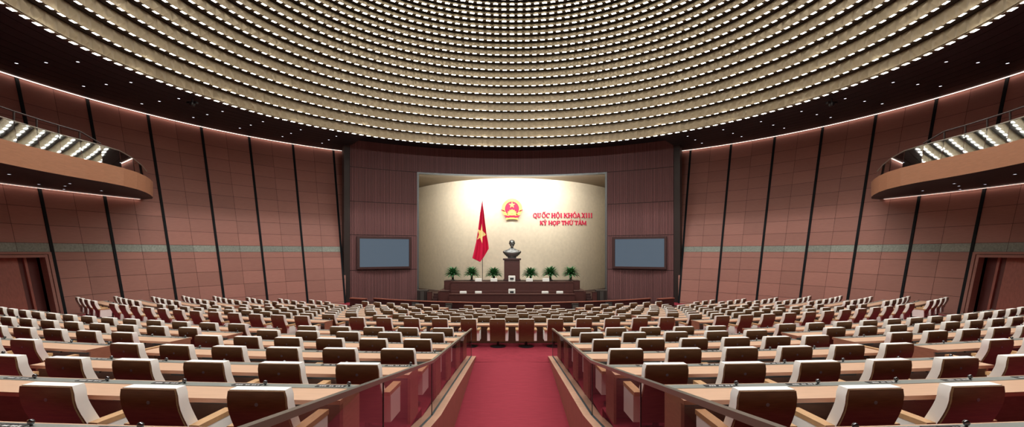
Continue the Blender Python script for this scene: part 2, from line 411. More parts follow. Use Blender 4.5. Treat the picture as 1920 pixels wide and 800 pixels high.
# curbs and glass balustrades along the ramp
ctop = [(15.6, -3.46), (7.9, -2.75), (.6, -1.50)]
for s in (-1, 1):
    side = 'left' if s < 0 else 'right'
    b = MB()
    for (ya, za), (yb, zb) in zip(ctop, ctop[1:]):
        x0, x1 = sorted((s * 1.20, s * 1.50))
        pts = [(x0, ya, -5), (x1, ya, -5), (x1, yb, -5), (x0, yb, -5), (x0, ya, za), (x1, ya, za), (x1, yb, zb), (x0, yb, zb)]
        i = len(b.v); b.hexa(pts, M['curbside'], skip=(1,)); b.face([pts[4], pts[5], pts[6], pts[7]], M['curbwood'])
        x0, x1 = sorted((s * 1.33, s * 1.375))
        b.face([(x0, ya, za + .004), (x1, ya, za + .004), (x1, yb, zb + .004), (x0, yb, zb + .004)], M['channel'])
    structure(b.build(f'curb_{side}'))
    t = thing('glass_balustrade', f'glass balustrade with steel handrail on the curb {side} of the carpet ramp', 'railing')
    cuts = [15.6, 7.9, 4.92, 2.3, .7]
    zt = lambda y: (-2.75 + (y - 7.9) * (-.71 / 7.7)) if y > 7.9 else (-2.75 + (7.9 - y) * .1712)
    for ya, yb in zip(cuts, cuts[1:]):
        b = MB(); x0 = s * 1.35
        b.face([(x0, ya - .008, zt(ya)), (x0, yb + .008, zt(yb)), (x0, yb + .008, zt(yb) + .88), (x0, ya - .008, zt(ya) + .88)], M['glass'])
        g = b.build('glass_pane', t, fix=False)
        b = MB(); b.box(x0 - .007, x0 + .007, ya - .008, ya + .008, zt(ya), zt(ya) + .88, M['glassedge']); b.build('pane_edge', g)
    b = MB()
    for ya, yb in zip(cuts, cuts[1:]):
        x0, x1 = s * 1.35 - .025, s * 1.35 + .025
        if abs(ya - 4.92) < .1 or abs(ya - 2.3) < .1: pass
        b.hexa([(x0, ya, zt(ya) + .88), (x1, ya, zt(ya) + .88), (x1, yb, zt(yb) + .88), (x0, yb, zt(yb) + .88),
                (x0, ya, zt(ya) + .925), (x1, ya, zt(ya) + .925), (x1, yb, zt(yb) + .925), (x0, yb, zt(yb) + .925)], M['rail'])
    b.build('handrail', t)

# ------------------------------------------------------------------ round wall
def WR(z): return 25.245 + .2373 * z
def W(th, z, d=0.0):
    r = WR(z) + d; return (r * sin(th), HC + r * cos(th), z)
TOPZ = 9.65
zj = [-5.2, -4.41, -3.43, -2.45, -1.46, -.47, 0, .48] + [1.45 + .97 * k for k in range(8)] + [TOPZ]
tstrip = [83.05 - 7.544 * k for k in range(7)]
ts = [83.05 - 7.544 * 6 - 3.772 + 3.772 * k for k in range(0, 40)]     # panel seams, degrees
def th_end(z):
    lo, hi = rad(20), rad(60)
    for _ in range(40):
        m = (lo + hi) / 2; x, y, _z = W(m, z)
        if x / y > .3545: hi = m
        else: lo = m
    return hi
DOORT = (rad(83.32), rad(99.0))
for s in (-1, 1):
    side = 'left' if s < 0 else 'right'
    b = MB(); back = MB()
    for k in range(len(ts) - 1):
        t0, t1 = rad(ts[k]), rad(ts[k + 1])
        for i in range(len(zj) - 1):
            z0, z1 = zj[i], zj[i + 1]
            if t0 >= DOORT[0] - .02 and t1 <= DOORT[1] + .05 and z1 <= .01: continue
            g = .010
            a0 = max(t0, th_end(z0)); a1 = max(t0, th_end(z1)); e = .0004
            if a0 >= t1 or a1 >= t1: continue
            band = abs(z0) < .01
            b.tone = random.uniform(.90, 1.10) if not band else random.uniform(.85, 1.12)
            P = [W(a0 + e, z0 + g), W(t1 - e, z0 + g), W(t1 - e, z1 - g), W(a1 + e, z1 - g)]
            b.face([(s * x, y, z) for x, y, z in P], M['band'] if band else M['wall'])
            Q = [W(a0, z0, .02), W(t1, z0, .02), W(t1, z1, .02), W(a1, z1, .02)]
            b.tone = 1.0
            b.face([(s * x, y, z) for x, y, z in Q], M['groove'])
    structure(b.build(f'wall_{side}', fix=False))
    # black vertical trims
    for n_, td in enumerate(tstrip + [90.594, 98.138, 105.68]):
        lowz = -4.6 if td < 84 or td > 99.5 else .0
        b = MB(); dt = .082 / 25.2
        t0 = rad(td)
        for za, zb in ((lowz, 3.0), (3.0, TOPZ)):
            c8 = [W(t0 - dt, za, .01), W(t0 + dt, za, .01), W(t0 + dt, za, -.05), W(t0 - dt, za, -.05), W(t0 - dt, zb, .01), W(t0 + dt, zb, .01), W(t0 + dt, zb, -.05), W(t0 - dt, zb, -.05)]
            b.hexa([(s * x, y, z) for x, y, z in c8], M['trim'])
        structure(b.build(f'trim_{n_ + 1 + (0 if s < 0 else 20)}'))
    # cove light where the wall meets the soffit
    b = MB(); pts = [rad(36.2 + 1.5 * k) for k in range(0, 60)]
    for a, c in zip(pts, pts[1:]):
        P = [W(a, TOPZ - .05, -.05), W(c, TOPZ - .05, -.05), W(c, TOPZ - .05, -.20), W(a, TOPZ - .05, -.20)]
        b.face([(s * x, y, z) for x, y, z in P], M['cove'])
    tag(b.build('cove_light', fix=False), f'thin warm cove light line along the top of the {side} wall', 'light')
    # lower doorway
    d = thing('double_door', f'tall dark red wooden double doors in the {side} wall beside the seats', 'door')
    t0, t1 = DOORT; zt = -.12
    def seg(ta, tb, za, zb, d0, d1, m, name, par):
        q = MB(); c8 = [W(ta, za, d1), W(tb, za, d1), W(tb, za, d0), W(ta, za, d0), W(ta, zb, d1), W(tb, zb, d1), W(tb, zb, d0), W(ta, zb, d0)]
        q.hexa([(s * x, y, z) for x, y, z in c8], m); return q.build(name, par)
    u = lambda m_: m_ / 25.0
    seg(t0 - u(.02), t0 + u(.14), -4.6, zt + .12, -.06, .3, M['wall'], 'door_frame', d)
    seg(t0 + u(.19), t0 + u(.33), -4.6, zt - .02, -.06, .3, M['wall'], 'door_frame', d)
    seg(t0 + u(.14), t0 + u(.19), -4.6, zt, .02, .3, M['trim'], 'frame_groove', d)
    seg(t0, t1, zt, zt + .12, -.06, .3, M['wall'], 'door_lintel', d)
    seg(t0 + u(.33), t1, zt - .17, zt - .03, -.06, .3, M['wall'], 'door_lintel', d)
    seg(t0 + u(.14), t1, zt - .03, zt, .02, .3, M['trim'], 'frame_groove', d)
    w0 = t0 + u(.33)
    seg(w0, t1, -4.6, zt - .17, .48, .53, M['doordark'], 'recess_panel', d)
    for a, c, dd in ((.62, .74, .30), (1.05, 2.3, .28), (2.45, 2.85, .16), (3.2, 5.2, .28)):
        seg(w0 + u(a), w0 + u(c), -4.6, zt - .17, dd, dd + .12, M['doorwood'], 'door_leaf', d)
    # upper door on the balcony level
    d = thing('gallery_door', f'dark wooden doorway on the gallery level of the {side} wall', 'door')
    tA, tB = rad(85.7), rad(90.2)
    seg(tA, tA + u(.12), 4.3, 7.45, -.05, .03, M['fascia'], 'door_frame', d); seg(tA + u(.12), tB, 7.33, 7.45, -.05, .03, M['fascia'], 'door_frame', d)
    seg(tA + u(.3), tA + u(.4), 4.3, 7.15, -.04, .03, M['wall'], 'door_frame', d)
    seg(tA + u(.4), tB, 4.3, 7.15, -.02, .03, M['doordark'], 'door_leaf', d)
    # wall outlet
    o = thing('wall_outlet', f'small steel twin socket low on the {side} wall beside the double doors', 'socket')
    tt = rad(80.6)
    seg(tt, tt + u(.12), -3.06, -2.94, -.05, .0, M['chrome'], 'socket_plate', o); seg(tt + u(.16), tt + u(.28), -3.06, -2.94, -.05, .0, M['chrome'], 'socket_plate', o)

# back part of the wall, behind the camera
b = MB()
for k in range(len(ts) - 1, 200):
    t0, t1 = rad(ts[-1] + (k - len(ts) + 1) * 3.772), rad(ts[-1] + (k - len(ts) + 2) * 3.772)
    if t0 > 2 * PI - rad(ts[-1]): break
    P = [W(t0, -5.2), W(t1, -5.2), W(t1, TOPZ), W(t0, TOPZ)]
    b.face(P, M['wall'])
if b.f: structure(b.build('wall_back', fix=False))

# ------------------------------------------------------------------ dark soffit ring and void
b = MB()
def RP(r, th, z): return (r * sin(th), HC + r * cos(th), z)
n = 96; SO = rad(36.3)
for k in range(n):
    a, c = SO + (2 * PI - 2 * SO) * k / n, SO + (2 * PI - 2 * SO) * (k + 1) / n
    rings = [20.1 + .75 * i for i in range(11)]
    for r0, r1 in zip(rings, rings[1:]):
        b.face([RP(r0 + .03, a, 9.62), RP(r0 + .03, c, 9.62), RP(r1, c, 9.62), RP(r1, a, 9.62)], M['soffit'])
        b.face([RP(r0 - .02, a, 9.66), RP(r0 - .02, c, 9.66), RP(r0 + .05, c, 9.66), RP(r0 + .05, a, 9.66)], M['void'])
structure(b.build('ceiling_soffit', fix=False))
b = MB(); VZ = 10.27
for k in range(40):
    a, c = -SO + 2 * SO * k / 40, -SO + 2 * SO * (k + 1) / 40
    b.face([RP(20.15, a, VZ), RP(20.15, c, VZ), RP(28, c, VZ), RP(28, a, VZ)], M['void'])
    b.face([RP(20.16, a, 9.6), RP(20.16, c, 9.6), RP(20.16, c, VZ), RP(20.16, a, VZ)], M['void'])
for s in (-1, 1): b.face([RP(20.1, s * SO, 9.62), RP(28, s * SO, 9.62), RP(28, s * SO, VZ), RP(20.1, s * SO, VZ)], M['void'])
structure(b.build('ceiling_void', fix=False))

# ------------------------------------------------------------------ golden dome
dome = bpy.data.objects.new('ceiling_dome', None); COL.objects.link(dome); structure(dome)
def DH(j): return 9.6 + .715 * j - .0133 * j * j
def DR(j): return 20.13 - .49 * j + .004 * j * j
NR = 26
for j in range(NR):
    r, h = DR(j), DH(j); r2, h2 = DR(j + 1), DH(j + 1); sw = .5
    N = 2 * int(round(PI * r / .6)); d = 2 * PI / N
    g = MB(); l = MB()
    for k in range(N):
        a, c = (k - .5) * d, (k + .5) * d; m_ = k * d
        # panel (a shallow faceted pillow)
        rt = r2 + sw
        A, B_, C_, D_ = RP(r, a, h), RP(r, c, h), RP(rt, c, h2), RP(rt, a, h2)
        rm, hm = (r + rt) / 2 - .10, (h + h2) / 2
        O = RP(rm, m_, hm); T_ = RP(rt - .02, m_, h2)
        tone = random.uniform(.95, 1.05)
        Lp = RP(r - .03, m_, h - .0)
        g.tone = tone
        for q in ((A, Lp, O), (Lp, B_, O), (B_, C_, O), (C_, D_, O), (D_, A, O)): g.face(q, M['gold'])
        g.tone = 1
        # soffit strip: light boxes next to the panel's lip, dark groove beyond
        if j > 0:
            ro, ri, rmid = r + sw, r, r + sw * min(.42, .30 + .008 * j)
            g.face([RP(rmid, a, h), RP(rmid, c, h), RP(ro, c, h + .015), RP(ro, a, h + .015)], M['golddark'])
        else:
            ro, ri, rmid = r + .22, r, r + .2
        e = d * .23
        for p, q in ((a, a + e), (c - e, c)): g.face([RP(ri, p, h), RP(ri, q, h), RP(rmid, q, h), RP(rmid, p, h)], M['goldgrey'])
        l.face([RP(ri + .015, a + e, h + .01), RP(ri + .015, c - e, h + .01), RP(rmid - .01, c - e, h + .01), RP(rmid - .01, a + e, h + .01)], M['led'])
    ring = g.build('gold_ring', dome, fix=False); l.build('light_strip', ring, fix=False)['label'] = 'white lights along the lower edge'
b = MB(); b.face([RP(DR(NR) + .5, 2 * PI * k / 48, DH(NR)) for k in range(48)], M['golddark']); b.build('crown_disc', dome)

# ------------------------------------------------------------------ slatted stage wall with niche
FR = 25.0; NT = rad(21.55); FT = rad(36.4)
def FP(th, z, d=0.0): r_ = FR + d; return (r_ * sin(th), HC + r_ * cos(th), z)
courses = [-4.7, -1.69, 1.57, 4.64, 7.77, 10.27]
def th_of(px):      # angle on the stage wall seen at pixel column px
    lo, hi = 0, rad(60); v = abs(px - 960) / F
    for _ in range(50):
        m_ = (lo + hi) / 2; x, y, _z = FP(m_, 0)
        if x / y > v: hi = m_
        else: lo = m_
    return lo
sa, sb = th_of(669), th_of(770); sz0, sz1 = -1.64, 1.50
b = MB(); dt = .14 / FR
for i in range(len(courses) - 1):
    z0, z1 = courses[i], courses[i + 1]
    nsl = int(2 * FT / dt)
    for k in range(nsl):
        a = -FT + dt * k; c = a + dt * .68
        if abs((a + c) / 2) < NT and z0 < 7.7:
            continue
        if i == 1 and sa < abs((a + c) / 2) < sb: continue
        b.tone = random.uniform(.88, 1.12)
        c8 = [FP(a, z0 + .03, .03), FP(c, z0 + .03, .03), FP(c, z0 + .03, -.02), FP(a, z0 + .03, -.02), FP(a, z1 - .03, .03), FP(c, z1 - .03, .03), FP(c, z1 - .03, -.02), FP(a, z1 - .03, -.02)]
        b.hexa(c8, M['facade'], skip=(0, 1, 2))
    b.tone = 1
nn = 60
for k in range(nn):
    a, c = -FT + 2 * FT * k / nn, -FT + 2 * FT * (k + 1) / nn
    z0 = 7.7 if abs((a + c) / 2) < NT else -4.7
    b.face([FP(a, z0, .03), FP(c, z0, .03), FP(c, 10.27, .03), FP(a, 10.27, .03)], M['facadeback'])
structure(b.build('wall_front', fix=False))
for n_, s in ((50, -1), (51, 1)):
    b = MB(); t0 = FT + .25 / FR; dw = .26 / FR
    b.hexa([FP(s * (t0 - dw), -4.7, .3), FP(s * (t0 + dw), -4.7, .3), FP(s * (t0 + dw), -4.7, -.25), FP(s * (t0 - dw), -4.7, -.25),
            FP(s * (t0 - dw), 10.27, .3), FP(s * (t0 + dw), 10.27, .3), FP(s * (t0 + dw), 10.27, -.25), FP(s * (t0 - dw), 10.27, -.25)], M['post'])
    structure(b.build(f'trim_{n_}'))
# niche frame
b = MB()
for k in range(24):
    a, c = -NT + 2 * NT * k / 24, -NT + 2 * NT * (k + 1) / 24
    b.hexa([FP(a, 7.62, .4), FP(c, 7.62, .4), FP(c, 7.62, -.06), FP(a, 7.62, -.06), FP(a, 7.78, .4), FP(c, 7.78, .4), FP(c, 7.78, -.06), FP(a, 7.78, -.06)], M['frame'])
for s in (-1, 1):
    w_ = .09 / FR
    b.hexa([FP(s * NT - w_, -4.6, .4), FP(s * NT + w_, -4.6, .4), FP(s * NT + w_, -4.6, -.06), FP(s * NT - w_, -4.6, -.06),
            FP(s * NT - w_, 7.78, .4), FP(s * NT + w_, 7.78, .4), FP(s * NT + w_, 7.78, -.06), FP(s * NT - w_, 7.78, -.06)], M['frame'])
structure(b.build('trim_52'))
# gilded convex wall and niche ceiling
NZ = 8.1
def NW(x): return 51.5 + x * x / 18.0
b = MB(); xs = [-13 + 26 * k / 52 for k in range(53)]; zs = [-4.7 + (NZ + 4.7) * k / 12 for k in range(13)]
for i in range(52):
    for k in range(12):
        b.tone = random.uniform(.985, 1.015)
        b.face([(xs[i], NW(xs[i]), zs[k]), (xs[i + 1], NW(xs[i + 1]), zs[k]), (xs[i + 1], NW(xs[i + 1]), zs[k + 1]), (xs[i], NW(xs[i]), zs[k + 1])], M['niche'], True)
structure(b.build('wall_niche', fix=True))
b = MB(); b.tone = 1
for i in range(52): b.face([(xs[i], HC + math.sqrt(25.1 ** 2 - xs[i] ** 2), NZ), (xs[i + 1], HC + math.sqrt(25.1 ** 2 - xs[i + 1] ** 2), NZ), (xs[i + 1], NW(xs[i + 1]), NZ), (xs[i], NW(xs[i]), NZ)], M['nicheceil'])
for s in (-1, 1): b.face([(s * 13, 44.5, -4.7), (s * 13, 62, -4.7), (s * 13, 62, NZ), (s * 13, 44.5, NZ)], M['nicheceil'])
structure(b.build('ceiling_niche', fix=False))

# ------------------------------------------------------------------ video walls
for s in (-1, 1):
    side = 'left' if s < 0 else 'right'
    tm = th_of(720.5); x, y, _z = FP(tm, 0, -.20); x *= s
    w2 = 4.62 / 2; h2 = 2.62 / 2; zc = -.08
    t = thing('video_wall', f'large dimly glowing blue-grey video screen in the slatted wall {side} of the niche', 'screen', (x, y, zc), -s * tm)
    T = Matrix.Identity(4)
    b = MB(); b.box(-w2, w2, -.02, .05, -h2, h2, M['screen'])
    for k in (1, 2, 3): b.box(-w2 + 2 * w2 * k / 4 - .006, -w2 + 2 * w2 * k / 4 + .006, -.023, 0, -h2, h2, M['seam'])
    for k in (1, 2, 3): b.box(-w2, w2, -.023, 0, -h2 + 2 * h2 * k / 4 - .006, -h2 + 2 * h2 * k / 4 + .006, M['seam'])
    b.build('display', t)
    for a in (((-w2 - .26), -w2, -h2 - .2, h2 + .2), (w2, w2 + .2, -h2 - .2, h2 + .2), (-w2, w2, h2, h2 + .2), (-w2, w2, -h2 - .2, -h2)):
        b = MB(); b.box(a[0], a[1], -.14, .05, a[2], a[3], M['stagedark']); b.build('screen_frame', t)

# ------------------------------------------------------------------ wall letters and emblem
def onwall(px, pz_y):
    """point of the gilded wall in the direction of a measured photo position"""
    v = (px - 960) / F; Y = 52.0
    for _ in range(30): Y = NW(v * Y) - .03
    return v * Y, Y, (472 - pz_y) / F * Y
def ring2(cx, cz, rx, rz, tx, tz, a0=0, a1=2 * PI, n=28):
    out = []
    for k in range(n):
        p, q = a0 + (a1 - a0) * k / n, a0 + (a1 - a0) * (k + 1) / n
        out.append([(cx + rx * cos(p), cz + rz * sin(p)), (cx + rx * cos(q), cz + rz * sin(q)), (cx + (rx - tx) * cos(q), cz + (rz - tz) * sin(q)), (cx + (rx - tx) * cos(p), cz + (rz - tz) * sin(p))])
    return out
def R4(x0, z0, x1, z1): return [(x0, z0), (x1, z0), (x1, z1), (x0, z1)]
def DG(x0, z0, x1, z1, t): return [(x0 - t / 2, z0), (x0 + t / 2, z0), (x1 + t / 2, z1), (x1 - t / 2, z1)]
def glyph(ch, w):
    """bold slab-serif capitals, cap height 1, width w"""
    t, s_ = .25, .12; S = lambda x: [R4(x - .17, 0, x + .17, s_), R4(x - .17, 1 - s_, x + .17, 1), R4(x - t / 2, 0, x + t / 2, 1)]
    base = {'Ố': 'O', 'Ộ': 'O', 'Ó': 'O', 'Ọ': 'O', 'Ỳ': 'Y', 'Ứ': 'U', 'Á': 'A'}.get(ch, ch)
    g = []
    if base == 'I': g += S(w / 2)
    elif base == 'H': g += S(.17) + S(w - .17) + [R4(.17, .44, w - .17, .56)]
    elif base in 'OQ': g += ring2(w / 2, .5, w / 2, .52, .2, .1)
    elif base == 'C': g += ring2(w / 2, .5, w / 2, .52, .2, .1, rad(42), rad(318)) + [R4(w - .12, .62, w - .02, 1.0)]
    elif base == 'U': g += [R4(0, 1 - s_, .38, 1), R4(w - .36, 1 - s_, w, 1), R4(.08, .38, .29, 1), R4(w - .24, .38, w - .12, 1)] + ring2(w / 2 - .02, .38, w / 2 - .10, .40, .2, .14, PI, 2 * PI, 14)
    elif base == 'K': g += S(.17) + [DG(.3, .42, w - .2, 1, .17), DG(w - .17, 0, .42, .6, .24), R4(w - .34, 1 - s_, w - .02, 1), R4(w - .36, 0, w, s_)]
    elif base == 'X': g += [DG(.15, 0, w - .17, 1, .15), DG(w - .19, 0, .19, 1, .26), R4(0, 0, .34, s_), R4(w - .4, 0, w, s_), R4(0, 1 - s_, .4, 1), R4(w - .34, 1 - s_, w, 1)]
    elif base == 'T': g += [R4(w / 2 - t / 2, 0, w / 2 + t / 2, 1), R4(w / 2 - .2, 0, w / 2 + .2, s_), R4(0, 1 - s_, w, 1), R4(0, .68, .09, 1), R4(w - .09, .68, w, 1)]
    elif base == 'P': g += S(.17) + [R4(.17, 1 - .1, w - .3, 1), R4(.17, .42, w - .3, .52)] + ring2(w - .31, .71, .31, .29, .2, .1, -PI / 2, PI / 2, 12)
    elif base == 'A': g += [DG(.13, 0, w / 2 - .02, 1, .12), DG(w - .17, 0, w / 2 + .02, 1, .24), R4(.25, .28, w - .25, .38), R4(0, 0, .3, s_), R4(w - .36, 0, w, s_)]
    elif base == 'Y': g += [R4(w / 2 - t / 2, 0, w / 2 + t / 2, .48), R4(w / 2 - .2, 0, w / 2 + .2, s_), DG(w / 2 - .02, .42, .17, 1, .24), DG(w / 2 + .04, .42, w - .14, 1, .13), R4(0, 1 - s_, .36, 1), R4(w - .3, 1 - s_, w, 1)]
    elif base == 'M': g += [R4(.06, 0, .18, 1), R4(w - .28, 0, w - .07, 1), DG(w / 2 - .02, .06, .2, 1, .24), DG(w / 2, .06, w - .2, 1, .12), R4(0, 0, .26, s_), R4(w - .36, 0, w, s_), R4(0, 1 - s_, .26, 1), R4(w - .3, 1 - s_, w, 1)]
    c = w / 2; A = []
    if ch in 'ỐỘ': A += [DG(c - .2, 1.07, c - .03, 1.27, .11), DG(c + .2, 1.07, c + .03, 1.27, .11)]
    if ch == 'Ố': A += [DG(c + .24, 1.15, c + .36, 1.34, .11)]
    if ch in 'ÓÁ': A += [DG(c - .04, 1.07, c + .12, 1.32, .15)]
    if ch == 'Ứ': A += [DG(c - .08, 1.07, c + .08, 1.32, .15), R4(w - .05, .95, w + .12, 1.05), R4(w + .03, 1.02, w + .14, 1.18)]
    if ch == 'Ỳ': A += [DG(c + .06, 1.07, c - .1, 1.32, .15)]
    if ch in 'ỘỌ': A += [[(c + .1 * cos(k * PI / 5), -.2 + .1 * sin(k * PI / 5)) for k in range(10)]]
    if base == 'Q': A += [DG(w - .04, -.2, w * .48, .22, .2)]
    return g + A
L1 = [('Q', 140, 245), ('U', 255, 360), ('Ố', 380, 490), ('C', 500, 600), ('H', 645, 755), ('Ộ', 770, 875), ('I', 888, 940), ('K', 990, 1100), ('H', 1110, 1215), ('Ó', 1230, 1335), ('A', 1340, 1445), ('X', 1478, 1576), ('I', 1582, 1645), ('I', 1651, 1714), ('I', 1720, 1783)]
L2 = [('K', 328, 425), ('Ỳ', 428, 520), ('H', 565, 670), ('Ọ', 680, 780), ('P', 792, 885), ('T', 925, 1012), ('H', 1020, 1125), ('Ứ', 1138, 1240), ('T', 1285, 1378), ('Á', 1382, 1478), ('M', 1484, 1605)]
for L, top, bot, lab in ((L1, 399.2, 407.9, 'upper line of red slab-serif letters on the gilded wall'), (L2, 413.5, 421.2, 'lower shorter line of red slab-serif letters on the gilded wall')):
    t = thing('wall_lettering', lab, 'lettering', (0, 0, 0))
    for ch, a, c in L:
        x0, y0, zb = onwall(990 + a / 14.77, bot); x1, y1, _ = onwall(990 + c / 14.77, bot)
        _, ym, zt_ = onwall(990 + (a + c) / 29.54, top); hgt = zt_ - zb
        wid = math.hypot(x1 - x0, y1 - y0); ang = math.atan2(y1 - y0, x1 - x0)
        T = Matrix.Translation((x0, y0, zb)) @ Matrix.Rotation(ang, 4, 'Z')
        b = MB()
        for poly in glyph(ch, wid / hgt): b.prism([(px * hgt, pz * hgt) for px, pz in poly], .07, M['letter'], T)
        b.build('letter', t)
# emblem
ex, ey, ez = onwall(960, 391.2); ey -= .03; er = 19 * ey / F
t = thing('wall_emblem', 'round gold and red state emblem with star, above the bust', 'emblem', (ex, ey, ez))
I4 = Matrix.Identity(4)
def circ(r_, n=40, cx=0, cz=0): return [(cx + r_ * cos(2 * PI * k / n), cz + r_ * sin(2 * PI * k / n)) for k in range(n)]
b = MB(); b.prism(circ(er * .80), .08, M['ered'], I4); b.build('red_field', t)
b = MB()
for q in ring2(0, 0, er, er, er * .30, er * .30, rad(-70), rad(250), 48): b.prism(q, .13, M['egold'], I4)
for k in range(26):
    for s in (-1, 1):
        a = rad(-62) + k * rad(5.6)
        cx, cz = s * er * .86 * cos(a), er * .86 * sin(a)
        Tg = Matrix.Translation((cx, -.12, cz)) @ Matrix.Rotation(-s * (PI / 2 - a) * (1) + (0), 4, 'Y')
        b.prism([(0, -.09), (.05, 0), (0, .1), (-.05, 0)], .03, M['egold'], Tg)
b.build('wreath', t)['label'] = 'gold rice sheaves'
def star(r_, cx=0, cz=0, rot=0): return [(cx + (r_ if k % 2 == 0 else r_ * .382) * sin(rot + PI * k / 5), cz + (r_ if k % 2 == 0 else r_ * .382) * cos(rot + PI * k / 5)) for k in range(10)]
b = MB(); b.prism(star(er * .34, 0, er * .36), .13, M['egold'], I4); b.build('star', t)['label'] = 'gold five-pointed star'
b = MB()
for q in ring2(0, -er * .62, er * .46, er * .50, er * .3, er * .34, 0, PI, 20): b.prism(q, .13, M['egold'], I4)
for k in range(7):
    a = PI * (k + .5) / 7; b.prism([( er * .46 * cos(a) + dx, -er * .62 + er * .5 * sin(a) + dz) for dx, dz in ((-.06, -.06), (.06, -.06), (.06, .06), (-.06, .06))], .13, M['egold'], I4)
b.prism(R4(-er * .3, -er * .75, er * .3, -er * .5), .10, M['egold'], I4); b.build('cogwheel', t)['label'] = 'gold half cogwheel'
for s in (-1, 1):
    b = MB(); b.prism([(s * er * 1.06, -er * .06), (s * er * 1.02, -er * .2), (s * er * .66, -er * .34), (s * er * .7, -er * .2)], .15, M['ered'], I4); b.build('ribbon', t)
    b = MB(); b.prism([(s * er * .80, -er * .62), (s * er * .6, -er * .86), (s * er * .26, -er * .92), (s * er * .3, -er * .7), (s * er * .6, -er * .66)], .16, M['ered'], I4); b.build('ribbon', t)
b = MB(); b.prism([(-er * .62, -er * 1.12), (-er * .3, -er * 1.04), (er * .3, -er * 1.04), (er * .62, -er * 1.12), (er * .56, -er * .9), (er * .3, -er * .86), (-er * .3, -er * .86), (-er * .56, -er * .9)], .15, M['egold'], I4); b.build('base_scroll', t)
b = MB(); b.prism([(-er * .32, -er * .86), (er * .32, -er * .86), (er * .3, -er * .66), (-er * .3, -er * .66)], .17, M['ered'], I4); b.build('ribbon', t)

# ------------------------------------------------------------------ stage
ZP = -4.56
def xz(px, py, Y): return (px - 960) / F * Y, (472 - py) / F * Y
# curved barrier at the stage front
b = MB(); b.arc(54, 20.0, 19.88, ZP, -3.72, -rad(33.4), rad(33.4), 40, M['stagedark']); t = thing('stage_barrier', 'long low curved dark wood barrier with pale cap before the stage', 'barrier'); b.build('barrier_panel', t)
b = MB(); b.arc(54, 20.06, 19.82, -3.72, -3.665, -rad(33.5), rad(33.5), 40, M['cap']); b.build('barrier_cap', t)
for s in (-1, 1):
    side = 'left' if s < 0 else 'right'
    t = thing('barrier_block', f'short dark wood barrier piece at the {side} end of the stage front', 'barrier', (s * 12.0, 36.6, ZP), s * rad(28))
    b = MB(); b.box(-.75, .75, -.15, .15, 0, .90, M['stagedark']); b.build('barrier_panel', t)
    b = MB(); b.box(-.78, .78, -.18, .18, .90, .96, M['cap']); b.build('barrier_cap', t)
    for n_, (X, Y) in enumerate(((-4.55, 33.7), (-7.15, 34.6))):
        t = thing('stage_monitor', f"black floor loudspeaker before the {side} half of the barrier, {'nearer the centre' if n_ == 0 else 'farther outside'}", 'loudspeaker', (s * abs(X), Y, ZP))
        b = MB(); b.hexa([(-.24, -.2, 0), (.24, -.2, 0), (.24, .2, 0), (-.24, .2, 0), (-.24, -.05, .84), (.24, -.05, .84), (.24, .2, .84), (-.24, .2, .84)], M['black']); b.build('cabinet', t)
        b = MB(); b.hexa([(-.2, -.195, .1), (.2, -.195, .1), (.2, -.17, .1), (-.2, -.17, .1), (-.2, -.065, .76), (.2, -.065, .76), (.2, -.04, .76), (-.2, -.04, .76)], M['grille']); b.build('grille', t)
# stage platform
b = MB(); b.box(-14, 14, 37.6, 60, ZP - .1, ZP + .006, M['stagedark']); structure(b.build('floor_stage'))
b = MB(); b.box(-6.88, 6.88, 43.6, 50.5, ZP, -3.65, M['stage'])
structure(b.build('floor_platform'))
for s in (-1, 1):
    side = 'left' if s < 0 else 'right'
    t = thing('platform_steps', f'small dark wood steps at the {side} end of the stage platform', 'steps')
    b = MB()
    for k in range(3): x0, x1 = sorted((s * 6.9, s * 7.36)); b.box(x0, x1, 43.3 + .3 * k, 44.8, ZP + .23 * k, ZP + .23 * (k + 1), M['stagedark'])
    b.build('treads', t)
    t = thing('wood_pier', f'short dark wood pier beside the {side} metal cabinet on stage', 'pier', (s * 7.62, 43.4, ZP))
    b = MB(); b.box(-.2, .2, -.2, .2, 0, .84, M['stage']); b.build('shaft', t)
    b = MB(); b.box(-.22, .22, -.22, .22, .84, .88, M['stagedark']); b.build('cap', t)
    t = thing('metal_cabinet', f'grey metal louvred cabinet at the {side} foot of the niche', 'cabinet', (s * 8.36, 44.0, ZP))
    b = MB(); b.box(-.5, .5, -.35, .35, 0, .96, M['grille']); b.build('body', t)
    b = MB()
    for k in range(6): b.box(-.46 + .157 * k, -.46 + .157 * k + .13, -.37, -.35, .05, .90, M['post'] if k not in (2,3) else M['grille'])
    b.build('louvre_panel', t)
    b = MB(); b.box(-.53, .53, -.38, .38, .96, 1.0, M['grille']); b.build('top', t)
def bench(name, label, x1, w1, Y, ztop, zfl, dep):
    t = thing(name, label, 'desk', (0, Y, zfl))
    H = ztop - zfl
    b = MB(); b.box(-x1, x1, 0, .08, 0, H - .05, M['stage']);
    for k in range(-3, 4): b.box(k * x1 / 3.5 - .012, k * x1 / 3.5 + .012, -.006, 0, .05, H - .1, M['stagedark'])
    b.build('front_panel', t)
    b = MB(); b.box(-x1 - .02, x1 + .02, -.04, dep, H - .05, H, M['stage']); b.build('desktop', t)
    for s in (-1, 1):
        x0, xx = sorted((s * x1, s * (x1 - .06))); b = MB(); b.box(x0, xx, .08, dep, 0, H - .05, M['stagedark']); b.build('end_panel', t)
bench('lower_podium_desk', 'lower long dark wood podium desk with white chairs behind', 5.57, 0, 41.5, -3.73, ZP, .7)
bench('upper_podium_desk', 'upper long dark wood podium desk before the bust pedestal', 5.77, 0, 44.2, -2.82, -3.65, .7)
